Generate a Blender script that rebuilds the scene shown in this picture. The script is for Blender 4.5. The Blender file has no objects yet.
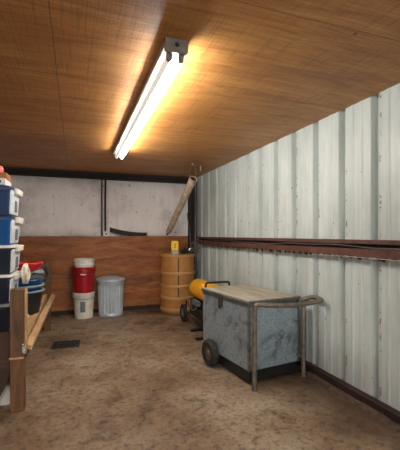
import bpy, bmesh, math, random
from mathutils import Vector, Matrix, noise
random.seed(7)
sc = bpy.context.scene
C = sc.collection
PI = math.pi
R = math.radians

# ------------------------------------------------------------------ materials
def nt(name):
    m = bpy.data.materials.new(name); m.use_nodes = True
    t = m.node_tree; b = t.nodes['Principled BSDF']
    return m, t, b
def N(t, typ, **kw):
    n = t.nodes.new(typ)
    for k, v in kw.items():
        if k in n.inputs: n.inputs[k].default_value = v
        else: setattr(n, k, v)
    return n
def coords(t, scale=(1,1,1), rot=(0,0,0)):
    tc = N(t, 'ShaderNodeTexCoord'); mp = N(t, 'ShaderNodeMapping')
    mp.inputs['Scale'].default_value = scale; mp.inputs['Rotation'].default_value = rot
    t.links.new(tc.outputs['Object'], mp.inputs['Vector'])
    return mp.outputs['Vector']
def noise_tex(t, vec, scale, detail=6, rough=.6, dist=0):
    n = N(t, 'ShaderNodeTexNoise'); n.inputs['Scale'].default_value = scale
    n.inputs['Detail'].default_value = detail; n.inputs['Roughness'].default_value = rough
    n.inputs['Distortion'].default_value = dist
    t.links.new(vec, n.inputs['Vector']); return n.outputs['Fac']
def ramp(t, fac, stops):
    r = N(t, 'ShaderNodeValToRGB'); e = r.color_ramp.elements
    while len(e) < len(stops): e.new(.5)
    for i, (p, c) in enumerate(stops):
        e[i].position = p; e[i].color = (*c, 1) if len(c) == 3 else c
    t.links.new(fac, r.inputs['Fac']); return r.outputs['Color']
def mix(t, fac, a, b, mode='MIX'):
    m = N(t, 'ShaderNodeMix'); m.data_type = 'RGBA'; m.blend_type = mode
    for inp, v in ((m.inputs[0], fac), (m.inputs[6], a), (m.inputs[7], b)):
        if isinstance(v, (int, float)): inp.default_value = v
        elif isinstance(v, tuple): inp.default_value = (*v, 1)
        else: t.links.new(v, inp)
    return m.outputs[2]
def math_(t, op, a, b=None, c=None):
    m = N(t, 'ShaderNodeMath'); m.operation = op
    for i, v in enumerate((a, b, c)):
        if v is None: continue
        if isinstance(v, (int, float)): m.inputs[i].default_value = v
        else: t.links.new(v, m.inputs[i])
    return m.outputs[0]
def bump(t, b, h, strength=.3, dist=.01):
    n = N(t, 'ShaderNodeBump'); n.inputs['Strength'].default_value = strength
    n.inputs['Distance'].default_value = dist
    t.links.new(h, n.inputs['Height']); t.links.new(n.outputs['Normal'], b.inputs['Normal'])
def srgb(r, g, b):
    f = lambda c: (c/255/12.92) if c <= 10 else (((c/255)+.055)/1.055)**2.4
    return (f(r), f(g), f(b))

def wood(name, dark, mid, light, stretch=(1, 14, 14), scale=2.2, rough=.65, bumpy=.25, band=0.0):
    m, t, b = nt(name)
    v = coords(t, stretch)
    a = noise_tex(t, v, scale, 8, .62, .6)
    col = ramp(t, a, [(.28, dark), (.5, mid), (.72, light)])
    v2 = coords(t, tuple(s*3 for s in stretch))
    f = noise_tex(t, v2, scale*2.5, 4, .7)
    col = mix(t, .55, col, ramp(t, f, [(.35, (.45,.42,.4)), (.6, (1,1,1))]), 'MULTIPLY')
    t.links.new(col, b.inputs['Base Color']); b.inputs['Roughness'].default_value = rough
    bump(t, b, f, bumpy, .004)
    return m

def plain(name, col, rough=.5, metal=0, var=.25, vscale=9, bumpy=0, spec=None):
    m, t, b = nt(name)
    v = coords(t)
    a = noise_tex(t, v, vscale, 6, .65)
    lo = tuple(c*(1-var) for c in col); hi = tuple(min(1, c*(1+var)) for c in col)
    t.links.new(ramp(t, a, [(.3, lo), (.7, hi)]), b.inputs['Base Color'])
    b.inputs['Roughness'].default_value = rough; b.inputs['Metallic'].default_value = metal
    if spec is not None: b.inputs['Specular IOR Level'].default_value = spec
    if bumpy: bump(t, b, a, bumpy, .01)
    return m

def ceiling_mat():
    m, t, b = nt('ceiling_plywood')
    a = noise_tex(t, coords(t, (1.0, 7, 1)), 1.6, 7, .6, .9)
    col = ramp(t, a, [(.25, srgb(158,102,48)), (.48, srgb(194,136,72)), (.75, srgb(216,164,100))])
    # fine rough sawn strokes along and across the sheet
    f1 = noise_tex(t, coords(t, (3, 90, 1)), 1.6, 4, .75, .4)
    f2 = noise_tex(t, coords(t, (75, 1.6, 1)), 1.3, 4, .75, .2)
    col = mix(t, .55, col, ramp(t, f1, [(.34, (.34,.28,.22)), (.58, (1,1,1))]), 'MULTIPLY')
    col = mix(t, .5, col, ramp(t, f2, [(.34, (.30,.24,.20)), (.48, (1,1,1))]), 'MULTIPLY')
    big = noise_tex(t, coords(t), .9, 3, .5)
    col = mix(t, .45, col, ramp(t, big, [(.35, (.60,.54,.46)), (.62, (1.0,1.0,1.0))]), 'MULTIPLY')
    # sheet seams
    tc = N(t, 'ShaderNodeTexCoord'); sp = N(t, 'ShaderNodeSeparateXYZ'); t.links.new(tc.outputs['Object'], sp.inputs[0])
    def seam(o, off, pitch, w):
        q = math_(t, 'PINGPONG', math_(t, 'SUBTRACT', o, off), pitch/2)
        return math_(t, 'LESS_THAN', q, w)
    wob = math_(t, 'MULTIPLY', noise_tex(t, coords(t), 6, 2), .012)
    s1 = seam(math_(t, 'ADD', sp.outputs[0], wob), -.100, 2.44, .0035)
    s2 = seam(math_(t, 'ADD', sp.outputs[1], wob), 1.365, 2.44, .0035)
    s = math_(t, 'MULTIPLY', math_(t, 'MAXIMUM', s1, s2), .5)
    col = mix(t, s, col, (.03,.018,.008))
    # nail heads and knots
    vo = N(t, 'ShaderNodeTexVoronoi'); vo.inputs['Scale'].default_value = 2.6
    t.links.new(coords(t), vo.inputs['Vector'])
    k = math_(t, 'LESS_THAN', vo.outputs['Distance'], .028)
    col = mix(t, math_(t, 'MULTIPLY', k, .7), col, (.04,.02,.01))
    t.links.new(col, b.inputs['Base Color'])
    b.inputs['Roughness'].default_value = .48
    b.inputs['Specular IOR Level'].default_value = .35
    bump(t, b, math_(t, 'ADD', f1, math_(t, 'MULTIPLY', f2, .7)), .35, .006)
    return m

def floor_mat():
    m, t, b = nt('stained_concrete')
    v = coords(t)
    a = noise_tex(t, v, 1.3, 9, .65, .4)
    col = ramp(t, a, [(.28, srgb(96,80,62)), (.46, srgb(142,122,98)), (.58, srgb(156,142,122)), (.78, srgb(174,166,154))])
    d = noise_tex(t, v, 5.5, 8, .7, .8)
    col = mix(t, .85, col, ramp(t, d, [(.30, (.26,.19,.14)), (.47, (.96,.93,.89)), (.60, (1.1,1.07,1.03)), (.74, (1.2,1.2,1.2))]), 'MULTIPLY')
    s = noise_tex(t, v, 26, 6, .7)
    col = mix(t, .75, col, ramp(t, s, [(.34, (.16,.13,.11)), (.50, (1,1,1)), (.7, (1.12,1.11,1.1))]), 'MULTIPLY')
    sp3 = noise_tex(t, v, 62, 4, .75)
    col = mix(t, .7, col, ramp(t, sp3, [(.33, (.25,.21,.18)), (.46, (1,1,1))]), 'MULTIPLY')
    big = noise_tex(t, coords(t, (1,1,1), (0,0,.5)), .75, 3, .5)
    col = mix(t, .8, col, ramp(t, big, [(.38, (.60,.52,.44)), (.58, (1,1,1)), (.75, (1.1,1.1,1.12))]), 'MULTIPLY')
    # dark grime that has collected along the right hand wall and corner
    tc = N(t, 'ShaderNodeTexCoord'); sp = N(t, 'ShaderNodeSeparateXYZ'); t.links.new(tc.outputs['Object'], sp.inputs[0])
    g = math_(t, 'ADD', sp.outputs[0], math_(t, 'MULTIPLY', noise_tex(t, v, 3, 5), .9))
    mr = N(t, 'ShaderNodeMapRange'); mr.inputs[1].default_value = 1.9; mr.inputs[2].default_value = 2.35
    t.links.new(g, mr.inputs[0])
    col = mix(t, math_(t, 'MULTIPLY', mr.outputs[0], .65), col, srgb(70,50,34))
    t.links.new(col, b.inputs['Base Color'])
    t.links.new(ramp(t, d, [(.3, (.75,)*3), (.7, (.42,)*3)]), b.inputs['Roughness'])
    b.inputs['Specular IOR Level'].default_value = .4
    bump(t, b, s, .35, .006)
    return m

RIB0, PITCH, WX = 1.947, .328, 2.02
def wallmetal_mat():
    m, t, b = nt('white_painted_steel_sheet')
    v = coords(t)
    a = noise_tex(t, coords(t, (1,1,.35)), 3, 7, .65)
    col = ramp(t, a, [(.3, srgb(166,176,172)), (.55, srgb(188,198,194)), (.75, srgb(200,208,205))])
    str_ = noise_tex(t, coords(t, (1,30,.6)), 2.2, 4, .7)
    col = mix(t, .35, col, ramp(t, str_, [(.34, (.62,.62,.58)), (.5, (1,1,1))]), 'MULTIPLY')
    tc = N(t, 'ShaderNodeTexCoord'); sp = N(t, 'ShaderNodeSeparateXYZ'); t.links.new(tc.outputs['Object'], sp.inputs[0])
    q = math_(t, 'PINGPONG', math_(t, 'SUBTRACT', sp.outputs[1], RIB0-.045), PITCH/2)
    near = math_(t, 'LESS_THAN', q, .022)
    sn = noise_tex(t, coords(t, (1,1,.75)), 30, 3, .6)
    sc_ = math_(t, 'MULTIPLY', near, math_(t, 'GREATER_THAN', sn, .60))
    sn2 = noise_tex(t, v, 19, 3, .55)
    spots = math_(t, 'GREATER_THAN', sn2, .742)
    sall = math_(t, 'MAXIMUM', sc_, spots)
    col = mix(t, math_(t, 'MULTIPLY', sall, .85), col, srgb(92,66,48))
    # mud splash band near the ground
    mr = N(t, 'ShaderNodeMapRange'); mr.inputs[1].default_value = .42; mr.inputs[2].default_value = .0
    t.links.new(math_(t, 'ADD', sp.outputs[2], math_(t, 'MULTIPLY', math_(t, 'SUBTRACT', a, .5), .9)), mr.inputs[0])
    col = mix(t, math_(t, 'MULTIPLY', mr.outputs[0], .35), col, srgb(128,116,100))
    t.links.new(col, b.inputs['Base Color']); b.inputs['Roughness'].default_value = .45
    bump(t, b, a, .08, .02)
    return m

def insul_mat():
    m, t, b = nt('white_vinyl_insulation')
    v = coords(t)
    a = noise_tex(t, v, 2.2, 6, .6)
    col = ramp(t, a, [(.3, srgb(206,199,196)), (.5, srgb(240,236,234)), (.8, srgb(246,244,243))])
    s = noise_tex(t, coords(t, (1,1,.8)), 17, 3, .6)
    col = mix(t, math_(t, 'MULTIPLY', math_(t, 'GREATER_THAN', s, .685), .85), col, srgb(92,72,60))
    t.links.new(col, b.inputs['Base Color']); b.inputs['Roughness'].default_value = .5
    w = noise_tex(t, coords(t, (9,1,1.2)), 1.6, 5, .6, .6)
    bump(t, b, w, .6, .03)
    return m

def galv(name, tint=(1,1,1), dirt=.5, scale=42, rough=.42, metal=.45):
    m, t, b = nt(name)
    v = coords(t)
    vo = N(t, 'ShaderNodeTexVoronoi'); vo.inputs['Scale'].default_value = scale
    t.links.new(v, vo.inputs['Vector'])
    bw = N(t, 'ShaderNodeRGBToBW'); t.links.new(vo.outputs['Color'], bw.inputs[0])
    c = lambda *k: tuple(x*y for x, y in zip(srgb(*k), tint))
    col = ramp(t, bw.outputs[0], [(.2, c(158,166,170)), (.5, c(168,176,179)), (.85, c(180,187,190))])
    n1 = noise_tex(t, v, 5, 8, .7, .6)
    col = mix(t, dirt, col, ramp(t, n1, [(.32, srgb(120,116,108)), (.50, (1,1,1)), (.7, (1,1,1))]), 'MULTIPLY')
    n2 = noise_tex(t, v, 60, 3, .7)
    col = mix(t, dirt*.4, col, ramp(t, n2, [(.34, (.6,.58,.54)), (.5, (1,1,1))]), 'MULTIPLY')
    t.links.new(col, b.inputs['Base Color'])
    b.inputs['Metallic'].default_value = metal; b.inputs['Roughness'].default_value = rough
    bump(t, b, n1, .12, .01)
    return m

def emis(name, col, s):
    m, t, b = nt(name)
    b.inputs['Base Color'].default_value = (.9,.9,.9,1)
    b.inputs['Emission Color'].default_value = (*col, 1); b.inputs['Emission Strength'].default_value = s
    return m

M = {}
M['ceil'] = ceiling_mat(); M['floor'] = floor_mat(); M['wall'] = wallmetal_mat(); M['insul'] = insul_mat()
M['apron'] = plain('pale_bounce_ground', srgb(196,186,172), .9, 0, .15, 12, .3)  # kept pale so the unseen apron reflects skylight indoors
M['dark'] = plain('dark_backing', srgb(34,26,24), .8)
M['ply'] = wood('wainscot_plywood', srgb(96,50,16), srgb(158,92,36), srgb(192,128,66), (1, 1, 5), 1.7, .55, .2)
M['rot'] = plain('rotten_sill_and_shade', srgb(52,40,32), .9, 0, .6, 14, .6)
M['rust'] = plain('red_oxide_steel', srgb(86,52,42), .6, .1, .45, 12, .2)
M['rustdark'] = plain('dark_red_steel', srgb(46,24,20), .6, .1, .4, 10, .15)
M['crumb'] = plain('crumbled_concrete', srgb(78,64,52), .95, 0, .6, 26, 1.0)
M['post'] = wood('weathered_post', srgb(58,34,16), srgb(106,68,34), srgb(142,96,52), (9, 9, .8), 2.6, .6, .4)
M['pine'] = wood('pale_pine', srgb(152,112,70), srgb(196,156,110), srgb(214,180,138), (9, 1, 9), 2.2, .6, .2)
M['pinez'] = wood('pale_pine_upright', srgb(150,108,64), srgb(196,152,104), srgb(214,178,132), (9, 9, 1), 2.2, .6, .2)
M['brownply'] = wood('brown_plywood', srgb(48,30,17), srgb(72,46,26), srgb(90,60,36), (1, 8, 9), 2.4, .7, .3)
M['galv'] = galv('galvanised_box', (.80,.88,.93), .95, 60)
M['galvcan'] = plain('galvanised_can', srgb(200,213,222), .36, .4, .12, 6)
M['pipe'] = plain('grey_steel_tube', srgb(112,104,92), .5, .5, .5, 18, .15)
M['liderwood'] = wood('lid_board', srgb(126,120,104), srgb(162,156,138), srgb(186,180,164), (10, 1, 8), 2, .6, .15)
M['lidtrim'] = galv('lid_trim', (.42,.40,.37), .8, 50)
M['rubber'] = plain('black_rubber', (.018,.017,.016), .8, 0, .4, 20)
M['rim'] = plain('rusty_rim', srgb(104,84,70), .6, .4, .4, 20)
M['black'] = plain('black_plastic', (.014,.014,.015), .45, 0, .3)
M['blacksteel'] = plain('black_steel', (.016,.016,.017), .4, .3, .3)
M['drum'] = plain('tan_fibreboard', srgb(176,122,62), .55, 0, .16, 7, .05)
M['hoop'] = plain('pale_tan_hoop', srgb(192,146,88), .5, 0, .12, 9)
M['crack'] = plain('dark_seam', srgb(40,24,12), .8)
M['white'] = plain('white_plastic', srgb(236,231,222), .45, 0, .1, 8)
M['whitedirty'] = plain('dirty_white_plastic', srgb(226,220,206), .5, 0, .2, 9)
M['red'] = plain('red_plastic', srgb(168,22,34), .35, 0, .15)
M['redbright'] = plain('bright_red_plastic', srgb(206,40,36), .4, 0, .12)
M['blue'] = plain('blue_plastic', srgb(22,72,130), .35, 0, .2, 5)
M['bluebin'] = plain('blue_tote', srgb(30,56,94), .35, 0, .25, 4)
M['navy'] = plain('navy_tote', srgb(24,32,50), .4, 0, .25, 4)
M['bluebright'] = plain('bright_blue_tote', srgb(16,76,138), .35, 0, .25, 4)
M['yellow'] = plain('yellow_paint', srgb(236,168,30), .4, 0, .06)
M['labelyellow'] = plain('yellow_label', srgb(244,198,20), .45, 0, .04)
M['greybeige'] = plain('grey_beige_case', srgb(168,156,136), .5)
M['chrome'] = plain('bright_steel', (.6,.6,.58), .25, .9, .2)
M['ink'] = plain('dark_print', (.05,.05,.05), .6)
M['grey'] = plain('grey_plastic', srgb(112,116,116), .5, 0, .2)
M['teal'] = plain('grey_green_plastic', srgb(120,140,140), .45, 0, .2)
M['rope'] = plain('off_white_rope', srgb(206,196,180), .85, 0, .25, 40, .5)
M['cable'] = plain('grey_cable', srgb(88,84,78), .6, 0, .3)
M['duct'] = plain('dented_tin_pipe', srgb(186,170,146), .45, .2, .45, 14, .2)
M['cardboard'] = plain('cardboard', srgb(158,104,58), .8, 0, .15)
M['paper'] = plain('white_paper', srgb(214,208,200), .8, 0, .1, 8, .4)
M['lampsteel'] = plain('grey_enamel', srgb(176,172,164), .5, .1, .15)
M['capsteel'] = plain('grey_cap_steel', srgb(122,118,112), .5, .2, .3, 20)
M['tube_lit'] = emis('lit_tube', (1.0, .975, .94), 70)
M['tube_dim'] = emis('dim_tube', (1.0, .95, .88), .35)
M['panel'] = plain('glare_white_plastic', srgb(204,210,212), .35, 0, .2, 14)  # glare on the tote ends, put into the colour
M['orange'] = plain('orange_print', srgb(214,120,30), .6)
M['slat'] = plain('bowed_slat_wood', srgb(44,34,28), .7, 0, .4, 12)

# ------------------------------------------------------------------ mesh tools
class MB:
    def __init__(s): s.bm = bmesh.new()
    def v(s, p): return s.bm.verts.new(p)
    def face(s, vs):
        try: return s.bm.faces.new(vs)
        except ValueError: return None
    def box(s, c, d, rz=0, rot=None):
        m = rot if rot else Matrix.Rotation(rz, 3, 'Z')
        vs = []
        for x in (-.5, .5):
            for y in (-.5, .5):
                for z in (-.5, .5):
                    vs.append(s.v(Vector(c) + m @ Vector((x*d[0], y*d[1], z*d[2]))))
        for f in ((0,1,3,2),(4,6,7,5),(0,4,5,1),(2,3,7,6),(0,2,6,4),(1,5,7,3)):
            s.face([vs[i] for i in f])
        return s
    def bounds(s, x0, x1, y0, y1, z0, z1):
        return s.box(((x0+x1)/2, (y0+y1)/2, (z0+z1)/2), (x1-x0, y1-y0, z1-z0))
    def loft(s, rings, cap0=True, cap1=True, closed=True):
        V = [[s.v(p) for p in r] for r in rings]
        n = len(V[0])
        for a, b in zip(V, V[1:]):
            for i in range(n if closed else n-1):
                j = (i+1) % n
                s.face([a[i], a[j], b[j], b[i]])
        if cap0: s.face(V[0][::-1])
        if cap1: s.face(V[-1])
        return s
    def lathe(s, prof, c=(0,0,0), seg=40, cap0=True, cap1=True, mod=None):
        rings = []
        for r, z in prof:
            ring = []
            for i in range(seg):
                a = 2*PI*i/seg
                q = r*(mod(a, r, z) if mod else 1)
                ring.append((c[0]+q*math.cos(a), c[1]+q*math.sin(a), c[2]+z))
            rings.append(ring)
        return s.loft(rings, cap0, cap1)
    def tube(s, pts, r, seg=10, cap=True, closed=False, rf=None):
        pts = [Vector(p) for p in pts]; rings = []
        n = len(pts); up = None
        for i, p in enumerate(pts):
            if closed: t = pts[(i+1) % n] - pts[i-1]
            else: t = pts[min(i+1, n-1)] - pts[max(i-1, 0)]
            t.normalize()
            if up is None:
                up = Vector((0,0,1)) if abs(t.z) < .9 else Vector((1,0,0))
            side = t.cross(up).normalized(); up = side.cross(t).normalized()
            rr = rf(i/(n-1)) if rf else r
            rings.append([p + (side*math.cos(2*PI*k/seg) + up*math.sin(2*PI*k/seg))*rr for k in range(seg)])
        if closed: rings.append(rings[0]); 
        return s.loft(rings, cap and not closed, cap and not closed)
    def prism(s, poly, axis, a, b):
        # poly: 2-D outline, extruded along axis from a to b
        def P(u, v, w):
            return {'x': (w, u, v), 'y': (u, w, v), 'z': (u, v, w)}[axis]
        return s.loft([[P(u, v, a) for u, v in poly], [P(u, v, b) for u, v in poly]])
    def build(s, name, mat, parent=None, loc=None, bevel=0, smooth=38, rz=0):
        bmesh.ops.remove_doubles(s.bm, verts=s.bm.verts, dist=1e-6)
        bmesh.ops.recalc_face_normals(s.bm, faces=s.bm.faces)
        me = bpy.data.meshes.new(name); s.bm.to_mesh(me); s.bm.free()
        for p in me.polygons: p.use_smooth = True
        me.set_sharp_from_angle(angle=R(smooth))
        me.materials.append(mat)
        o = bpy.data.objects.new(name, me); C.objects.link(o)
        if parent: o.parent = parent
        if loc: o.location = loc
        o.rotation_euler.z = rz
        if bevel:
            bv = o.modifiers.new('bevel', 'BEVEL'); bv.width = bevel; bv.segments = 2
            bv.limit_method = 'ANGLE'; bv.angle_limit = R(40)
        return o
def rrect(w, d, r, n=5, cx=0, cy=0):
    pts = []
    for sx, sy, a0 in ((1,1,0),(-1,1,90),(-1,-1,180),(1,-1,270)):
        for i in range(n+1):
            a = R(a0 + 90*i/n)
            pts.append((cx+sx*(w/2-r)+r*math.cos(a), cy+sy*(d/2-r)+r*math.sin(a)))
    return pts
def fillet(path, r, n=6):
    P = [Vector(p) for p in path]; out = [P[0]]
    for i in range(1, len(P)-1):
        a = (P[i-1]-P[i]); b = (P[i+1]-P[i])
        q = min(r, a.length*.49, b.length*.49)
        p0 = P[i]+a.normalized()*q; p1 = P[i]+b.normalized()*q
        for k in range(n+1):
            t = k/n
            out.append(p0*(1-t)**2 + P[i]*2*t*(1-t) + p1*t*t)
    out.append(P[-1]); return out
def smooth_path(pts, n=6):
    P = [Vector(p) for p in pts]; out = []
    for i in range(len(P)-1):
        p0 = P[max(i-1,0)]; p1 = P[i]; p2 = P[i+1]; p3 = P[min(i+2,len(P)-1)]
        for k in range(n):
            t = k/n
            out.append(.5*((2*p1)+(p2-p0)*t+(2*p0-5*p1+4*p2-p3)*t*t+(3*p1-p0-3*p2+p3)*t**3))
    out.append(P[-1]); return out

def tag(o, label=None, cat=None, group=None, kind=None):
    if label: o['label'] = label
    if cat: o['category'] = cat
    if group: o['group'] = group
    if kind: o['kind'] = kind
    return o
def thing(name, label, cat, loc=(0,0,0), rz=0, group=None):
    o = bpy.data.objects.new(name, None); C.objects.link(o)
    o.empty_display_size = .1
    o.location = loc; o.rotation_euler = (0,0,rz)
    return tag(o, label, cat, group)
def copy_tree(o, parent=None):
    c = o.copy(); C.objects.link(c)
    if parent: c.parent = parent
    for ch in list(o.children): copy_tree(ch, c)
    return c

# ------------------------------------------------------------------ the room
CZ, BY, LX, FY = 2.25, 5.85, -2.1, -1.6         # ceiling, back wall, left wall, open front
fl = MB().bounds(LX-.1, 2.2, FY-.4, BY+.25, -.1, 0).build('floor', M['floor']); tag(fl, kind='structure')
ce = MB().bounds(LX-.1, 2.02, FY, BY+.15, CZ, CZ+.03).build('ceiling', M['ceil']); tag(ce, kind='structure')
rf = MB().bounds(LX-.1, 2.2, FY, BY+.25, CZ+.06, CZ+.08).build('ceiling_roof_sheet', M['dark'], ce)
ap = MB().bounds(-9, 9, FY-12, FY-.4, -.12, -.015).build('floor_bounce_apron', M['apron']); tag(ap, kind='structure')  # unseen ground, added to bounce skylight up to the ceiling
wl = MB().bounds(LX-.1, LX, FY, BY, 0, CZ).build('wall_left', M['ply']); tag(wl, kind='structure')

# right wall: ribbed steel sheet
def wall_profile():
    pts = []
    k0 = int((FY-RIB0)/PITCH)-1
    y = FY
    k = k0
    while True:
        c = RIB0 + k*PITCH
        if c-.1 > BY: break
        for dy, dx in ((-.052, 0), (-.030, .046), (.008, .046), (.028, 0)):
            pts.append((WX+dx, c+dy))
        for off in (PITCH/3+.006, 2*PITCH/3-.018):
            for dy, dx in ((-.015, 0), (-.007, -.005), (.007, -.005), (.015, 0)):
                pts.append((WX+dx, c+off+dy))
        k += 1
    return [p for p in pts if FY <= p[1] <= BY+.05]
w = MB(); pr = wall_profile()
outer = [(2.09, pr[-1][1]), (2.09, pr[0][1])]
w.loft([[(x, y, .0) for x, y in pr+outer], [(x, y, CZ+.05) for x, y in pr+outer]])
wr = w.build('wall_right', M['wall'], smooth=20); tag(wr, kind='structure')

# wall girt: two lips of red oxide C section with shade painted in the hollow
g = MB()
prof = [(WX-.001, 1.212), (WX-.062, 1.212), (WX-.062, 1.182), (WX-.056, 1.182), (WX-.056, 1.206), (WX-.008, 1.206),
        (WX-.008, 1.098), (WX-.070, 1.098), (WX-.070, 1.146), (WX-.076, 1.146), (WX-.076, 1.090), (WX-.001, 1.090)]
g.loft([[(x, FY, z) for x, z in prof], [(x, BY-.16, z) for x, z in prof]])
gi = g.build('trim_1', M['rust'], bevel=.0); tag(gi, kind='structure')
MB().bounds(WX-.0095, WX-.0078, FY, BY-.162, 1.099, 1.205).build('web_shade', M['dark'], gi)  # dark strip over the web, paints the shade of the hollow
cb = MB()
pp = [(WX-.045, y, 1.160+.008*math.sin(y*3.1)+.004*math.sin(y*9)) for y in [FY+.2+i*.1 for i in range(72)]]
cb.tube(pp, .005, 6).build('cable', M['cable'], gi)
fr = MB()
random.seed(3)
for i in range(90):                      # ragged dark fringe standing in for the shade under the girt
    y = FY+.1+i*.08+random.uniform(-.02,.02); l = random.uniform(.008,.032); q = random.uniform(.03,.08)
    fr.prism([(y, 1.09), (y+q, 1.09), (y+q*random.uniform(.5,.9), 1.09-l*.6), (y+q*random.uniform(.2,.5), 1.09-l)], 'x', WX-.05, WX-.04)
fr.build('shade_fringe', M['rot'], gi)  # shade under the girt, in the dark sill colour
wi = MB().tube([(WX-.079, y, 1.081+.003*math.sin(y*4)) for y in [FY+.2+i*.1 for i in range(40)]], .0022, 5).build('wire', M['rope'], gi)

# base channel + crumbled curb of the right wall
b = MB()
b.bounds(WX-.062, WX-.002, FY, BY-.16, 0, .085)
bb = b.build('baseboard_right', M['rustdark'], bevel=.004); tag(bb, kind='structure')
cu = MB(); random.seed(5); rings = []
for i in range(140):
    y = FY + i*(BY-.2-FY)/139
    w0 = .030+.022*noise.noise((y*5, 0, 0))+.012*noise.noise((y*17, 3, 0)); h = .022+.012*noise.noise((y*9, 7, 0))
    rings.append([(WX-.0625, y, 0), (WX-.0625, y, h+.012), (WX-.063-w0*.6, y, h), (WX-.063-w0, y, .001), (WX-.063-w0, y, 0)])
cu.loft(rings); cu.build('crumbled_curb', M['crumb'], bb)

# back wall
bw = MB().bounds(LX-.1, 2.12, BY+.10, BY+.2, 0, CZ).build('wall_back', M['dark']); tag(bw, kind='structure')
MB().bounds(LX, 1.955, BY, BY+.03, .0, 1.222).build('plywood_panel', M['ply'], bw)
MB().bounds(LX, 1.955, BY+.03, BY+.1, .0, 1.215).build('ledge_framing', M['brownply'], bw)
ro = MB(); rings = []; random.seed(9)
for i in range(120):
    x = LX + i*(1.95-LX)/119
    h = .065+.028*noise.noise((x*4, 1, 0))+.014*noise.noise((x*15, 2, 0)); d = .03+.018*noise.noise((x*6, 5, 0))
    rings.append([(x, BY-.001, 0), (x, BY-.001, h), (x, BY-d*.5, h*.8), (x, BY-d, .0)])
ro.loft(rings); tag(ro.build('rotten_bottom_edge', M['rot'], bw), 'crumbling dark rotten bottom edge')
def pillow(x0, x1, z0, z1, y, depth, rad, nx=60, nz=40):
    m = MB(); grid = []
    for j in range(nz+1):
        row = []
        for i in range(nx+1):
            x = x0+(x1-x0)*i/nx; z = z0+(z1-z0)*j/nz
            cx, cz = (x0+x1)/2, (z0+z1)/2; hx, hz = (x1-x0)/2-rad, (z1-z0)/2-rad
            dx, dz = abs(x-cx)-hx, abs(z-cz)-hz
            sd = math.hypot(max(dx,0), max(dz,0)) + min(max(dx,dz),0) - rad
            t = max(0, min(1, -sd/.16)); e = depth*(t*(2-t))
            if sd > 0: e = -.03
            e += .012*noise.noise((x*3.2, z*2.4, 1))*t + .006*noise.noise((x*14, z*2, 4))*t
            row.append(m.v((x, y-e, z)))
        grid.append(row)
    for j in range(nz):
        for i in range(nx):
            m.face([grid[j][i], grid[j][i+1], grid[j+1][i+1], grid[j+1][i]])
    return m
pillow(LX, .432, 1.19, 2.165, BY+.095, .055, .06, 120, 50).build('insulation_panel', M['insul'], bw, smooth=80)
pillow(.436, 1.93, 1.19, 2.165, BY+.095, .055, .06, 90, 50).build('insulation_panel', M['insul'], bw, smooth=80)
# header beam under the ceiling
bm_ = MB().bounds(LX, 1.95, BY-.02, BY+.1, CZ-.105, CZ).build('trim_2', M['dark'], bevel=.006); tag(bm_, kind='structure')
MB().bounds(LX, 1.95, BY-.035, BY-.02, CZ-.02, CZ-.001).build('angle_flange', M['rustdark'], bm_)
# conduits between the insulation panels
cd = MB().bounds(.426, .442, BY+.066, BY+.099, 1.222, CZ-.106).build('trim_3', M['insul']); tag(cd, kind='structure')
MB().tube([(.408, BY+.03, 1.225), (.410, BY+.03, 2.14)], .010, 10).build('conduit', M['rustdark'], cd)
MB().tube([(.466, BY+.03, 1.28), (.462, BY+.03, 1.7), (.468, BY+.03, 2.14)], .014, 10).build('conduit', M['rot'], cd)
# steel column in the corner
co = MB()
co.bounds(1.86, 1.985, BY-.10, BY-.085, 0, CZ-.001); co.bounds(1.915, 1.93, BY-.10, BY-.0, 0, CZ-.001); co.bounds(1.86, 1.985, BY-.015, BY-.001, 0, CZ-.001)
cl = co.build('trim_4', M['rustdark'], bevel=.002); tag(cl, kind='structure')
MB().tube([(1.958, BY-.125, .02), (1.958, BY-.125, CZ-.005)], .009, 8).build('conduit', M['grey'], cl)

# ------------------------------------------------------------------ ceiling light
LXc = .49
ft = thing('fluorescent_light', 'long twin tube fluorescent strip light fixed to the plywood ceiling', 'light', (LXc, 2.99, CZ))
L2 = 1.245
hb = MB()
hb.prism([(-.060, 0), (.060, 0), (.060, -.036), (.020, -.052), (-.020, -.052), (-.060, -.036)], 'y', -L2, L2)
hb.build('housing', M['lampsteel'], ft, bevel=.003)
for s in (-1, 1):
    e = MB()
    e.prism([(-.062, 0), (.062, 0), (.062, -.062), (.052, -.07), (-.052, -.07), (-.062, -.062)], 'y', s*L2, s*(L2+.024))
    ec = e.build('end_cap', M['capsteel'], ft, bevel=.004)
    if s < 0:
        MB().tube([(0, -L2-.0245, -.032), (0, -L2-.027, -.032)], .012, 12).build('knockout', M['black'], ec)
    for q in (-1, 1):
        k = MB()
        k.prism([(-.012, -.05), (.012, -.05), (.016, -.075), (.014, -.100), (0, -.108), (-.014, -.100), (-.016, -.075)], 'y', -.011, .011)
        k.build('lamp_holder', M['capsteel'], ft, (q*.031, s*(L2-.013), 0), bevel=.003)
for q, mt in ((-1, 'tube_dim'), (1, 'tube_lit')):
    tb = MB().tube([(q*.031, -L2+.026, -.085), (q*.031, L2-.026, -.085)], .0175, 20).build('tube', M[mt], ft)
    if q < 0: tag(tb, 'dim left tube')

# ------------------------------------------------------------------ galvanised cart
rz = R(8); cu_, cv_ = Vector((math.cos(rz), math.sin(rz), 0)), Vector((-math.sin(rz), math.cos(rz), 0))
CART = Vector((1.348, 2.578, 0))
ct = thing('storage_cart', 'galvanised steel storage box cart with board lid, tube handle and rear wheels', 'cart', CART, rz)
bx = MB()
W, D, Z0, Z1 = .545, .80, .118, .672
bx.bounds(0, W, 0, D, Z0, Z1)
body = bx.build('box', M['galv'], ct, bevel=.006)
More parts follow.
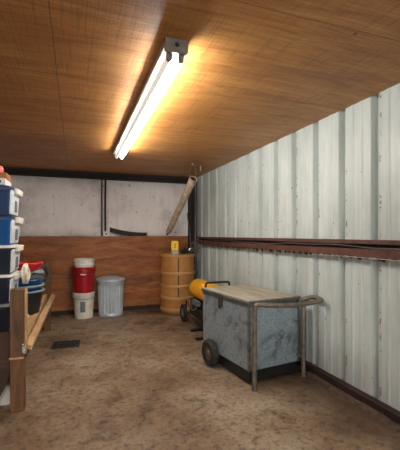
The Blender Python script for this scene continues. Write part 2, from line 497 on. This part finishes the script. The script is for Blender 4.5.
# folded corner edges
for x in (-.002, W-.018):
    MB().bounds(x, x+.02, -.003, .02, Z0, Z1-.002).build('corner_strip', M['lidtrim'], body)
MB().bounds(-.004, W+.004, -.004, D+.004, Z1-.03, Z1-.004).build('top_band', M['lidtrim'], body, bevel=.002)
tr = MB(); tr.bounds(.012, W-.012, .02, D-.02, .022, Z0); tr.build('under_block', M['blacksteel'], ct)  # black block filling the gap beneath the box
lid = MB().bounds(-.014, W+.016, -.016, D+.014, Z1, Z1+.024).build('lid', M['lidtrim'], ct, bevel=.004)
MB().bounds(-.008, W+.010, -.010, D+.008, Z1+.024, Z1+.032).build('lid_board', M['liderwood'], lid, bevel=.003)
ha = MB()
ha.bounds(-.018, -.002, D*.55-.03, D*.55+.03, Z1-.085, Z1+.004); ha.tube([(-.02, D*.55, Z1-.075), (-.02, D*.55, Z1-.11)], .012, 8)
hs = ha.build('hasp', M['rotten'] if 'rotten' in M else M['rot'], ct, bevel=.003)
def loc(p): return Vector(p)
TR = .0195
handle = fillet([(-.005, -.082, 0), (-.002, -.082, .692), (.10, -.150, .684), (.32, -.205, .674), (.608, -.228, .690), (.618, -.10, .704), (W-.02, -.034, .67)], .05, 8)
MB().tube(handle, TR, 14).build('handle', M['pipe'], ct)
leg = fillet([(.552, -.05, 0), (.552, -.05, .615), (.568, -.058, .652), (.592, -.068, .654), (.606, -.078, .634)], .03, 6)
MB().tube(leg, TR*.95, 14).build('leg', M['pipe'], ct)
MB().tube([(-.005,-.082,0),(-.005,-.082,.012)], .024, 12).build('foot_pad', M['pipe'], ct)
MB().tube([(.552,-.05,0),(.552,-.05,.012)], .022, 12).build('foot_pad', M['pipe'], ct)
MB().bounds(.0, .03, -.08, .0, Z0+.05, Z0+.075).build('leg_bracket', M['pipe'], ct)
MB().bounds(W-.03, W, -.06, 0, Z0+.05, Z0+.075).build('leg_bracket', M['pipe'], ct)
MB().tube([(-.075, .545, .125), (W+.075, .545, .125)], .012, 10).build('axle', M['blacksteel'], ct)
def wheel(x, sgn):
    m = MB(); rings = []; n = 48
    prof = [(.070, -.030), (.105, -.036), (.119, -.028), (.1245, -.012), (.1245, .012), (.119, .028), (.105, .036), (.070, .030)]
    for px, pr_ in [(b_, a_) for a_, b_ in prof]:
        ring = []
        for i in range(n):
            a = 2*PI*i/n
            rr = pr_ - (.006 if (pr_ > .115 and (i//2) % 2) else 0)
            ring.append((px, rr*math.cos(a), rr*math.sin(a)))
        rings.append(ring)
    m.loft(rings, False, False)
    o = m.build('wheel', M['rubber'], ct, (x, .545, .125), smooth=30)
    h = MB(); rings = []
    for px, pr_ in ((-.022, .072), (-.016, .060), (-.010, .034), (-.036, .026), (-.036, .010), (.036, .010), (.036, .026), (.010, .034), (.016, .060), (.022, .072)):
        rings.append([(px, pr_*math.cos(2*PI*i/28), pr_*math.sin(2*PI*i/28)) for i in range(28)])
    h.loft(rings); h.build('hub', M['rim'], o)
wheel(-.060, -1); wheel(W+.052, 1)

# ------------------------------------------------------------------ torpedo heater
ht = thing('torpedo_heater', 'yellow barrel-shaped kerosene heater on a black wheeled frame behind the cart', 'heater', (1.628, 4.38, 0), R(0))
b = MB(); rings = []
for y, r in ((.26, .118), (.26, .130), (.245, .132), (.10, .132), (-.30, .132), (-.46, .132), (-.48, .126)):
    rings.append([(r*math.cos(2*PI*i/40), y, .498+r*math.sin(2*PI*i/40)) for i in range(40)])
b.loft(rings, False, True); b.build('barrel', M['yellow'], ht)
b = MB(); rings = []
for y, r in ((.255, .117), (.05, .112), (.04, .02)):
    rings.append([(r*math.cos(2*PI*i/32), y, .498+r*math.sin(2*PI*i/32)) for i in range(32)])
b.loft(rings, False, True); b.build('combustion_chamber', M['blacksteel'], ht)
tk = MB().loft([[(x, y, .15) for x, y in rrect(.23, .60, .05, cy=-.02)], [(x, y, .18) for x, y in rrect(.25, .64, .06, cy=-.02)], [(x, y, .25) for x, y in rrect(.25, .64, .06, cy=-.02)], [(x, y, .28) for x, y in rrect(.2, .58, .05, cy=-.02)]])
tk.build('fuel_tank', M['blacksteel'], ht, bevel=.004)
MB().tube([(-.06, .2, .278), (-.06, .2, .31)], .03, 14).build('tank_cap', M['chrome'], ht)
for s in (-1, 1):
    MB().tube(fillet([(s*.125, .40, .30), (s*.125, .43, .12), (s*.155, -.36, .14), (s*.155, -.46, .02), (s*.155, -.46, .62)], .06), .011, 8).build('frame_tube', M['blacksteel'], ht)
MB().tube(fillet([(-.155, -.46, .60), (-.155, -.46, .672), (.155, -.46, .672), (.155, -.46, .60)], .04), .0125, 10).build('handle', M['black'], ht)
MB().tube([(-.135, .46, .1225), (.135, .46, .1225)], .009, 8).build('axle', M['chrome'], ht)
for s in (-1, 1):
    rings = []
    m = MB()
    for px, pr_ in ((-.022, .07), (-.026, .105), (-.018, .122), (.018, .122), (.026, .105), (.022, .07)):
        rings.append([(px, pr_*math.cos(2*PI*i/32), pr_*math.sin(2*PI*i/32)) for i in range(32)])
    o = m.loft(rings, False, False).build('wheel', M['rubber'], ht, (s*.150, .46, .1225))
    m = MB(); rings = []
    for px, pr_ in ((-.016, .072), (-.02, .02), (.02, .02), (.016, .072)):
        rings.append([(px, pr_*math.cos(2*PI*i/24), pr_*math.sin(2*PI*i/24)) for i in range(24)])
    m.loft(rings).build('hub', M['grey'], o)
m = MB().box((-.115, .0, .345), (.05, .2, .07)); m.build('ignition_box', M['grey'], ht, bevel=.006)
m = MB().tube(smooth_path([(-.09, .30, .27), (-.12, .27, .33), (-.15, .18, .33), (-.155, .05, .24), (-.145, -.1, .30)]), .008, 8).build('fuel_line', M['chrome'], ht)
for y in (.18, -.22):
    MB().bounds(-.10, .10, y-.02, y+.02, .275, .372).build('barrel_bracket', M['blacksteel'], ht)
MB().bounds(-.28, .155, -.49, -.43, .0, .02).build('foot_bar', M['blacksteel'], ht)
MB().bounds(-.225, .14, -.12, -.06, .0, .02).build('foot_bar', M['blacksteel'], ht)

# ------------------------------------------------------------------ drum with the things on it
DR = (1.585, 5.535, 0)
dm = thing('fiber_drum', 'tall tan hooped drum standing in the back right corner', 'drum', DR)
prof = [(.262, 0), (.270, .01), (.274, .05), (.270, .09), (.272, .2), (.280, .215), (.280, .235), (.272, .25), (.274, .44), (.274, .64), (.272, .72), (.268, .87), (.272, .90)]
MB().lathe(prof, seg=56).build('body', M['drum'], dm)
for z in (.06, .245, .435, .635):
    MB().lathe([(.270, z-.022), (.284, z-.018), (.289, z), (.284, z+.018), (.270, z+.022)], seg=56, cap0=False, cap1=False).build('hoop', M['hoop'], dm)
MB().lathe([(.276, .895), (.286, .90), (.286, .925), (.276, .932), (.262, .930), (.255, .915), (.0001, .915)], seg=56, cap0=True, cap1=False).build('top_rim', M['hoop'], dm)
ck = MB()
a = R(-103)
for z0, z1 in ((.46, .61), (.66, .88), (.27, .41)):
    ck.box((.2735*math.cos(a), .2735*math.sin(a), (z0+z1)/2), (.006, .016, z1-z0), a)
ck.build('seam', M['crack'], dm)
ZT = .933
lb = thing('lantern_battery', 'small yellow and grey box standing on the tan drum', 'box', (1.50, 5.40, .9321), R(-8))
MB().bounds(-.055, .055, -.04, .04, 0, .07).build('lower_case', M['greybeige'], lb, bevel=.004)
u = MB().bounds(-.055, .055, -.04, .04, .07, .212).build('upper_case', M['labelyellow'], lb, bevel=.004)
for z, w_ in ((.165, .03), (.142, .022), (.118, .034)):
    MB().bounds(-w_/2, w_/2, -.042, -.0395, z-.006, z+.006).build('print_line', M['ink'], u)
MB().bounds(-.03, .03, -.03, .03, .212, .218).build('top_plate', M['greybeige'], lb)
dl = thing('power_tool', 'black corded hand tool lying on the drum beside the yellow box', 'tool', (1.70, 5.42, .9321), R(20))
MB().tube(smooth_path([(-.10, 0, .035), (-.06, 0, .042), (.02, 0, .045), (.08, 0, .055)]), .036, 14, rf=lambda t: .026+.012*math.sin(PI*t)).build('motor_body', M['black'], dl)
MB().tube([(.075, 0, .055), (.12, 0, .075)], .018, 12).build('chuck', M['chrome'], dl)
MB().tube([(-.02, 0, .05), (-.045, .005, .12)], .018, 10).build('handle', M['black'], dl)
MB().tube([(.03, -.035, .05), (.05, -.04, .10)], .012, 10).build('side_knob', M['chrome'], dl)
cc = MB()
pts = []
for i in range(80):
    a = i*2*PI/26
    rr = .055+.012*math.sin(i*.37)
    pts.append((1.80+rr*math.cos(a)*1.05+.0005*i, 5.36-.0006*i+.008*math.sin(i*.2), 1.055+rr*math.sin(a)*1.25-.0003*i))
pts += [(1.86, 5.32, 1.02), (1.90, 5.34, .95), (1.93, 5.38, 1.0), (1.95, 5.42, 1.09)]
cc = cc.tube(smooth_path(pts, 2), .006, 8).build('cable_loop', M['cable'])
tag(cc, 'coiled grey cable hanging in the corner beside the drum', 'cable')
rd = MB().tube(smooth_path([(1.800, 5.69, 1.62), (1.812, 5.672, 1.45), (1.845, 5.66, 1.18), (1.885, 5.66, .6), (1.90, 5.66, .001)]), .008, 8).build('thin_rod', M['cable'])
tag(rd, 'thin dark rod hanging against the corner column above the drum', 'rod')

# ------------------------------------------------------------------ trash can
tc = thing('trash_can', 'ribbed galvanised trash can with lid against the plywood', 'trash can', (.525, 5.60, 0), R(10))
NF = 22
def flute(a, r, z): 
    if .06 < z < .48: 
        return 1 - .08*(.5+.5*math.cos(a*NF))**2
    return 1
prof = [(.180, 0), (.186, .005), (.186, .03), (.182, .04), (.184, .062), (.186, .08), (.199, .44), (.201, .475), (.203, .485), (.206, .50), (.206, .54), (.211, .545), (.211, .56), (.204, .562)]
MB().lathe(prof, seg=NF*8, mod=flute, cap1=False).build('body', M['galvcan'], tc, smooth=60)
ld = MB().lathe([(.214, .538), (.219, .541), (.219, .568), (.212, .574), (.20, .578), (.14, .596), (.07, .606), (.0005, .608)], seg=64, cap0=False).build('lid', M['galvcan'], tc)
MB().tube(fillet([(-.05, 0, .602), (-.05, 0, .632), (.05, 0, .632), (.05, 0, .602)], .02), .006, 8).build('lid_handle', M['pipe'], ld)
for s in (-1, 1):
    MB().tube(fillet([(s*.2, -.05, .43), (s*.235, -.05, .40), (s*.235, .05, .40), (s*.2, .05, .43)], .02), .005, 8).build('side_handle', M['pipe'], tc)

# ------------------------------------------------------------------ buckets
def bucket(name, label, locn, mat, H=.37, rt=.150, rb=.131, rim=True, group=None, rz=0):
    t = thing(name, label, 'bucket', locn, rz, group)
    p = [(rb-.004, 0), (rb, .004)]
    for k in range(1, 6): p.append((rb+(rt-rb)*k/6, H*.86*k/6))
    p += [(rt-.002, H*.80)]
    for z in (.80, .86, .92): p += [(rt, H*z), (rt+.010, H*z+.002), (rt+.010, H*z+.008), (rt, H*z+.010)]
    p += [(rt+.002, H-.008), (rt+.006, H-.004), (rt+.004, H), (rt-.004, H), (rt-.008, H*.9), (rb-.005, .008), (.0005, .008)]
    MB().lathe(p, seg=56, cap1=False).build('body', mat, t)
    return t
BKT = Vector((.125, 5.575, 0))
b1 = bucket('plastic_bucket', 'dirty white bucket on the floor under the red bucket', BKT, M['whitedirty'])
lbk = MB(); rings = []
for z in (.10, .26):
    rr = .131+.019*z/.318+.0012
    rings.append([(rr*math.cos(R(a)), rr*math.sin(R(a)), z) for a in range(-112, -79, 3)])
lbk.loft(rings, False, False, False)
lo = lbk.build('label', M['teal'], b1)
ln = MB()
for k in range(7):
    z = .115+k*.021; rr = .131+.019*z/.318+.0022
    ln.loft([[(rr*math.cos(R(a)), rr*math.sin(R(a)), zz) for a in range(-109, -82, 3)] for zz in (z, z+.006)], False, False, False)
ln.build('print', M['ink'], lo)
bl = MB(); 
bl.tube([(.163*math.cos(R(a)), .163*math.sin(R(a)), .33-.04*math.sin(R((a+180)))*(1 if a < 0 else 0)) for a in range(-180, 1, 8)], .003, 6)
bl.build('bail', M['pipe'], b1)
MB().lathe([(.158, .362), (.161, .364), (.161, .378), (.15, .381), (.0005, .381)], seg=48, cap0=False).build('lid', M['white'], b1)
b2 = bucket('plastic_bucket', 'red bucket stacked on the white bucket', BKT+Vector((.0, -.0, .3815)), M['red'], .385, .166, .133)
bl = MB()
bl.tube([(.181*math.cos(R(a)), .181*math.sin(R(a)), .325-.045*math.sin(R(a+180))) for a in range(-180, 1, 8)], .004, 6)
bl.build('bail', M['pipe'], b2)
MB().tube([(.182*math.cos(R(a)), .182*math.sin(R(a)), .325-.045*math.sin(R(a+180))) for a in range(-106, -79, 4)], .010, 8).build('bail_grip', M['white'], b2)
for s in (-1, 1):
    MB().tube([(s*.164, 0, .325), (s*.188, 0, .325)], .014, 10).build('bail_ear', M['red'], b2)
b3 = thing('plastic_bucket', 'white bucket nested in the red bucket with its rim showing', 'bucket', BKT+Vector((.008, 0, .3901)))
MB().lathe([(.117, 0), (.120, .004), (.128, .30), (.140, .385), (.140, .400), (.149, .402), (.149, .416), (.140, .418), (.140, .462)], seg=56, cap1=False).build('body', M['white'], b3)
MB().lathe([(.143, .456), (.152, .458), (.152, .490), (.146, .496), (.132, .496), (.130, .488), (.0005, .488)], seg=56, cap0=False).build('lid', M['white'], b3)

# ------------------------------------------------------------------ floor grate
gt = thing('floor_grate', 'black slotted rubber grate lying on the concrete floor', 'grate', (-.095, 4.235, 0), R(-4))
g = MB()
g.bounds(-.145, .145, -.105, -.085, 0, .018); g.bounds(-.145, .145, .085, .105, 0, .018)
g.bounds(-.145, -.125, -.085, .085, 0, .018); g.bounds(.125, .145, -.085, .085, 0, .018)
for k in range(8):
    x = -.098+k*.028; g.bounds(x-.006, x+.006, -.085, .085, .002, .016)
g.bounds(-.125, .125, -.006, .006, .001, .015)
g.build('grate', M['rubber'], gt)
MB().bounds(-.124, .124, -.084, .084, .0005, .002).build('underside', M['black'], gt)

# ------------------------------------------------------------------ hanging tin pipe
A = Vector((1.553, 4.62, 2.03)); B = Vector((1.425, 5.50, 1.30))
pi_ = thing('tin_pipe', 'dented tin pipe hanging at a slant from the ceiling near the corner', 'pipe', A)
ax = (B-A)
m = MB(); pts = [ax*(i/40) for i in range(41)]
n0 = ax.normalized(); sd = n0.cross(Vector((0,0,1))).normalized(); up = sd.cross(n0)
def ring(t, r): 
    return [ax*t + (sd*math.cos(2*PI*k/24)+up*math.sin(2*PI*k/24))*r*(1+.05*noise.noise((t*14, math.cos(2*PI*k/24)*1.5, math.sin(2*PI*k/24)*1.5))) for k in range(24)]
rs = [ring(.012, .046), ring(0, .047), ring(0, .055)]+[ring(t/30, .055-.010*t/30) for t in range(1, 31)]
m.loft(rs, False, True).build('pipe', M['duct'], pi_, smooth=60)
MB().loft([ring(.012, .046), ring(.15, .040)], False, True).build('bore', M['rot'], pi_)
for t in (.30, .62):
    r_ = .055-.010*t; MB().loft([ring(t-.008, r_-.001), ring(t-.006, r_+.003), ring(t+.006, r_+.003), ring(t+.008, r_-.001)], False, False).build('joint_band', M['duct'], pi_)
for s in (-1, 1):
    MB().tube([Vector((s*.055, .03, -.02)), Vector((s*.057, .03, .02)), Vector((s*.012, .03, CZ-2.03-.004))], .0025, 6).build('hanger_wire', M['pipe'], pi_)
MB().tube([Vector((0, .03, CZ-2.03)), Vector((0, .03, CZ-2.03-.02))], .012, 10).build('hook', M['chrome'], pi_)
tip = B-A
MB().tube(smooth_path([tip*.97+Vector((0,0,.0)), tip*1.0+Vector((-.01,.01,-.03)), tip*1.0+Vector((-.035,.0,-.06))]), .012, 8, rf=lambda t: .03-.02*t).build('tip', M['rim'], pi_)
hk = MB().tube(fillet([(1.72, 4.80, CZ), (1.72, 4.80, CZ-.06), (1.735, 4.80, CZ-.075)], .01), .0035, 6).build('ceiling_hook', M['rope'])
tag(hk, 'small pale wire hook hanging from the ceiling near the corner', 'hook')

# junction box and bowed slat on the ledge
jb = thing('junction_box', 'small grey electrical box on the ledge at the conduits', 'electrical box', (.476, BY+.022, 1.2221))
MB().bounds(-.046, .046, -.021, .03, 0, .08).build('case', M['white'], jb, bevel=.004)
MB().tube([(0, -.021, .035), (0, -.025, .035)], .016, 12).build('socket', M['grey'], jb)
sl = MB(); rings = []
for i in range(25):
    t = i/24; x = .535+.605*t
    top = .060+.085*(1-t)**2.2; bot = max(.0, top-.078)  # thickness extended downward to fill in the shade below the slat
    rings.append([(x, BY+.002, bot), (x, BY+.028, bot), (x, BY+.028, top), (x, BY+.002, top)])
sl.loft(rings)
so = sl.build('bowed_slat_and_shade', M['slat'], loc=(0, 0, 1.2225)); tag(so, 'dark bowed wooden slat, thickened to include its shade, lying on the plywood ledge', 'slat')

# ------------------------------------------------------------------ timber bench on the left
bn = thing('timber_bench', 'rough timber bench with posts and side rail holding the stacked bins', 'bench', (0,0,0))
PX0, PX1 = -.430, -.338
def post(x0, x1, y0, y1, h):
    return MB().bounds(x0, x1, y0, y1, 0, h).build('post', M['post'], bn, bevel=.005)
post(PX0, PX1, 2.752, 2.842, .860)
post(-.385, -.300, 4.965, 5.05, .90)
post(-1.27, -1.18, 2.752, 2.842, .60); post(-1.27, -1.18, 4.965, 5.05, .60)
MB().bounds(PX1, PX1+.012, 2.757, 2.842, .40, .862).build('post_facing', M['pinez'], bn, bevel=.003)
rl = MB().loft([[(-.335, 2.79, .428), (-.335, 2.79, .468), (-.293, 2.765, .452), (-.293, 2.765, .42)][::-1],
                [(-.298, 5.06, .418), (-.298, 5.06, .462), (-.250, 5.06, .446), (-.250, 5.06, .41)][::-1]])
tag(rl.build('side_rail', M['pine'], bn, bevel=.004), 'pale timber side rail')
MB().bounds(-.378, -.339, 2.85, 4.962, .385, .475).build('inner_rail', M['pine'], bn, bevel=.004)
MB().bounds(-1.18, -1.145, 2.85, 4.962, .385, .465).build('inner_rail', M['post'], bn, bevel=.004)
dk = MB()
for k in range(14):
    y0 = 2.86+k*.150; dk.bounds(-1.15, -.380, y0, y0+.143, .445, .468)
dk.build('deck', M['pine'], bn)
fp = MB()
fp.prism([(-1.18, .06), (-.52, .06), (-.455, .19), (-.432, .30), (-.432, .555), (-1.18, .555)], 'y', 2.80, 2.82)
fp.build('front_panel', M['brownply'], bn)
MB().bounds(PX0-.004, PX1+.0, 2.738, 2.752, .375, .388).build('cleat', M['pine'], bn, bevel=.002)
bk = MB()
bk.bounds(-.352, -.330, 2.742, 2.752, .41, .46); bk.tube([(-.345, 2.752, .475), (-.345, 2.735, .475)], .008, 8); bk.tube([(-.34, 2.752, .425), (-.34, 2.735, .425)], .007, 8)
bk.build('hinge_bracket', M['chrome'], bn, bevel=.002)
MB().tube([(-.392, 2.752, .44), (-.392, 2.748, .44)], .006, 8).build('nail', M['ink'], bn)

# storage totes
def tote(label, locn, mat, lidmat, H, w_=.60, d_=.42):
    t = thing('storage_tote', label, 'tote', locn, 0, 'storage totes stacked on the bench')
    W_ = w_; D_ = d_
    rings = []
    for z, k in ((0, .90), (.006, .915), (H*.80, .968), (H*.82, .985), (H-.022, .99)):
        rings.append([(x, y, z) for x, y in rrect(W_*(1-(1-k)*.6), D_*k, .03)])
    bd = MB().loft(rings).build('body', mat, t)
    MB().loft([[(x, y, H-.022) for x, y in rrect(W_+.002, D_+.002, .034)], [(x, y, H-.019) for x, y in rrect(W_+.010, D_+.014, .036)],
               [(x, y, H-.010) for x, y in rrect(W_+.009, D_+.012, .036)], [(x, y, H-.008) for x, y in rrect(W_-.004, D_-.004, .034)], [(x, y, H-.0004) for x, y in rrect(W_*.9, D_*.88, .03)]]).build('lid', lidmat, t)
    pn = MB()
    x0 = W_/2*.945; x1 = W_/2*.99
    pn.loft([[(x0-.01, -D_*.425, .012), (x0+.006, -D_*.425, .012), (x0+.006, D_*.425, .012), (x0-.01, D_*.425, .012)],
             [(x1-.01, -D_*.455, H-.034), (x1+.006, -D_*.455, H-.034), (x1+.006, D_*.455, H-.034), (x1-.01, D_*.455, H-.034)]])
    p_ = pn.build('end_glare_panel', M['panel'], t, bevel=.003)  # pale end face, lamp glare painted as a white panel
    hd = MB().loft([[(x, y, H-.052) for x, y in rrect(.03, D_*.62, .012, cx=W_/2+.012, cy=.05)], [(x, y, H-.014) for x, y in rrect(.036, D_*.66, .014, cx=W_/2+.014, cy=.05)], [(x, y, H-.008) for x, y in rrect(.03, D_*.6, .012, cx=W_/2+.012, cy=.05)]])
    hd.build('end_handle', M['whitedirty'], t)
    sl_ = MB()
    sl_.bounds(W_/2-.004, W_/2+.0035, -.02, .06, H*.15, H*.55)
    sl_.build('label', M['grey'], t)
    ml = MB()
    for k in range(4): ml.bounds(W_/2+.0036, W_/2+.0046, -.012, .05-.012*(k % 2), H*(.2+k*.085), H*(.235+k*.085))
    ml.build('label_print', M['ink'], p_)
    return t
TX, TY, DZ = -.750, 3.175, .4685
spec = [('bottom navy tote of the stack, sitting on the bench deck', 'navy', 'grey', .258),
        ('navy tote, second from the bottom of the stack on the bench', 'navy', 'whitedirty', .22),
        ('navy tote with pale lid, middle of the stack', 'navy', 'whitedirty', .222),
        ('bright blue tote, second from the top of the stack', 'bluebright', 'navy', .226),
        ('blue tote with blue lid on top of the stack', 'bluebin', 'bluebin', .228)]
z = DZ
ztops = []
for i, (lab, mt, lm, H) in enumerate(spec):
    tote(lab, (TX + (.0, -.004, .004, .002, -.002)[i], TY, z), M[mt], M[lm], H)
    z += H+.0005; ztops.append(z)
ZS = z
wb = thing('white_carton', 'flat white carton with orange and blue marks on top of the tote stack', 'carton', (-.685, 3.11, ZS))
c_ = MB().bounds(-.19, .19, -.13, .13, 0, .05).build('carton', M['paper'], wb, bevel=.002)
MB().bounds(.06, .11, -.1315, -.13, .010, .030).build('orange_mark', M['orange'], wb)
MB().tube([(.150, -.13, .025), (.150, -.1315, .025)], .014, 14).build('blue_mark', M['blue'], wb)
cbx = thing('cardboard_box', 'brown cardboard box on the white carton', 'box', (-.69, 3.12, ZS+.0503))
MB().bounds(-.20, .20, -.12, .12, 0, .045).build('box', M['cardboard'], cbx, bevel=.002)
MB().bounds(-.201, .201, -.02, .02, .0445, .0458).build('tape', M['hoop'], cbx)
rc = thing('plastic_jug', 'small rounded bright red plastic jug on the brown cardboard box', 'container', (-.588, 3.10, ZS+.0965))
MB().lathe([(.055, 0), (.062, .006), (.064, .04), (.055, .062), (.03, .070), (.0005, .071)], seg=36).build('shell', M['redbright'], rc)
MB().lathe([(.018, .068), (.018, .085), (.0005, .086)], seg=20, cap0=False).build('spout', M['redbright'], rc)

# rope knotted at the end of the tote
rp = MB(); pts = []
cx, cy, cz = -.383, 3.22, .925
for i in range(90):
    a = i*2*PI/30; rr = .074+.006*math.sin(i*.9)
    pts.append((cx+.012*math.sin(i*.35)+.006*(i/30-1.5), cy+rr*math.cos(a)*1.2, cz+rr*math.sin(a)*.95))
rp = rp.tube(pts, .011, 8).build('rope_coil', M['rope']); tag(rp, 'coil of off-white rope hung on the end of the tote stack', 'rope')

# tubs on the bench deck behind the totes
TBX, TBY = -.485, 3.86
DK = .4685
def tub(name, label, cat, zz, H, rb, rt, mat, rimmat, x=TBX, y=TBY):
    t = thing(name, label, cat, (x, y, zz))
    MB().lathe([(rb-.005, 0), (rb, .005), (rt, H-.012), (rt-.006, H-.012), (rb-.006, .012), (.0005, .012)], seg=48, cap1=False).build('body', mat, t)
    MB().lathe([(rt-.008, H-.020), (rt+.012, H-.018), (rt+.016, H-.006), (rt+.010, H), (rt-.008, H-.001)], seg=48, cap0=False, cap1=False).build('rim', rimmat, t)
    return t
tub('black_tub', 'deep black tub with grey-green rim on the bench deck', 'tub', DK, .235, .145, .185, M['black'], M['teal'])
t2 = tub('blue_basin', 'lower of two blue plastic basins, directly on the black tub', 'basin', DK+.2352, .052, .165, .18, M['blue'], M['teal'])
t3 = tub('blue_basin', 'upper blue plastic basin under the grey tools', 'basin', DK+.2875, .058, .160, .178, M['blue'], M['blue'])
tp = thing('grey_toolbox', 'grey and black metal tool case between blue and red basins', 'tool case', (TBX+.02, TBY+.01, DK+.3458), R(12))
MB().loft([[(x, y, 0) for x, y in rrect(.30, .22, .03)], [(x, y, .06) for x, y in rrect(.33, .24, .03)], [(x, y, .085) for x, y in rrect(.30, .2, .03)]]).build('case', M['grey'], tp, bevel=.004)
MB().tube(fillet([(.06, -.125, .05), (.06, -.15, .06), (.14, -.15, .045), (.14, -.125, .035)], .02), .008, 8).build('handle', M['black'], tp)
MB().bounds(-.02, .04, -.126, -.116, .015, .055).build('latch', M['black'], tp, bevel=.003)
tub('red_basin', 'red plastic basin on top of the tub pile', 'basin', DK+.4312, .075, .150, .172, M['redbright'], M['redbright'])
gc = MB(); pts = []
for i in range(100):
    a = i*2*PI/25; rr = .085+.012*math.sin(i*1.1)
    pts.append((-.372+rr*.55*math.cos(a), 4.935+.014*math.sin(i*.31)+.004*(i/25-2), .72+rr*1.3*math.sin(a)))
gc = gc.tube(pts, .009, 7).build('cable_coil', M['cable']); tag(gc, 'grey cable coil hung on the far bench post', 'cable')
sk = MB(); rings = []
for i in range(12):
    t = i/11; y = 3.41+.27*t
    s_ = math.sin(PI*min(1, max(0, .06+.88*t)))**.5
    rings.append([(-.455 + .06*s_*math.cos(2*PI*k/16)+.008*noise.noise((y*9, k, 0)), y, .469+.026*s_+.025*s_*math.sin(2*PI*k/16)+.006*(1+noise.noise((y*11, k*.7, 3)))) for k in range(16)])
sk = sk.loft(rings).build('paper_sack', M['paper'], smooth=80); tag(sk, 'rolled pale sack lying on the bench deck beside the totes', 'sack')
pb = MB(); rings = []
for i in range(9):
    t = i/8; r_ = .062*math.sqrt(max(.02, 1-t*t*.9))*(.9+.1*t)
    rings.append([(-.485+r_*math.cos(2*PI*k/18)*(1+.14*noise.noise((t*4, k*.8, 1))), 2.95+r_*math.sin(2*PI*k/18)*(1+.12*noise.noise((t*4, k*.8, 8))), .12*t) for k in range(18)])
pb = pb.loft(rings).build('paper_bag', M['paper'], smooth=30); tag(pb, 'crumpled white bag on the floor under the bench, beside the near post', 'bag')

# ------------------------------------------------------------------ daylight from the open front, camera
wd = bpy.data.worlds.new('World'); sc.world = wd; wd.use_nodes = True
bg = wd.node_tree.nodes['Background']; bg.inputs[0].default_value = (.97, .985, .98, 1); bg.inputs[1].default_value = 2.5

TH = math.atan(125/350)
cam = bpy.data.cameras.new('camera'); co = bpy.data.objects.new('camera', cam); C.objects.link(co)
cam.sensor_fit = 'HORIZONTAL'; cam.sensor_width = 36; cam.lens = 350/400*36; cam.shift_y = 9.5/400
cam.clip_start = .02
co.location = (0, 0, 1.25); co.rotation_euler = (R(90), 0, -TH)
sc.camera = co
vs = sc.view_settings
vs.view_transform = 'Standard'; vs.look = 'None'; vs.gamma = 1; vs.exposure = .57; vs.use_curve_mapping = False
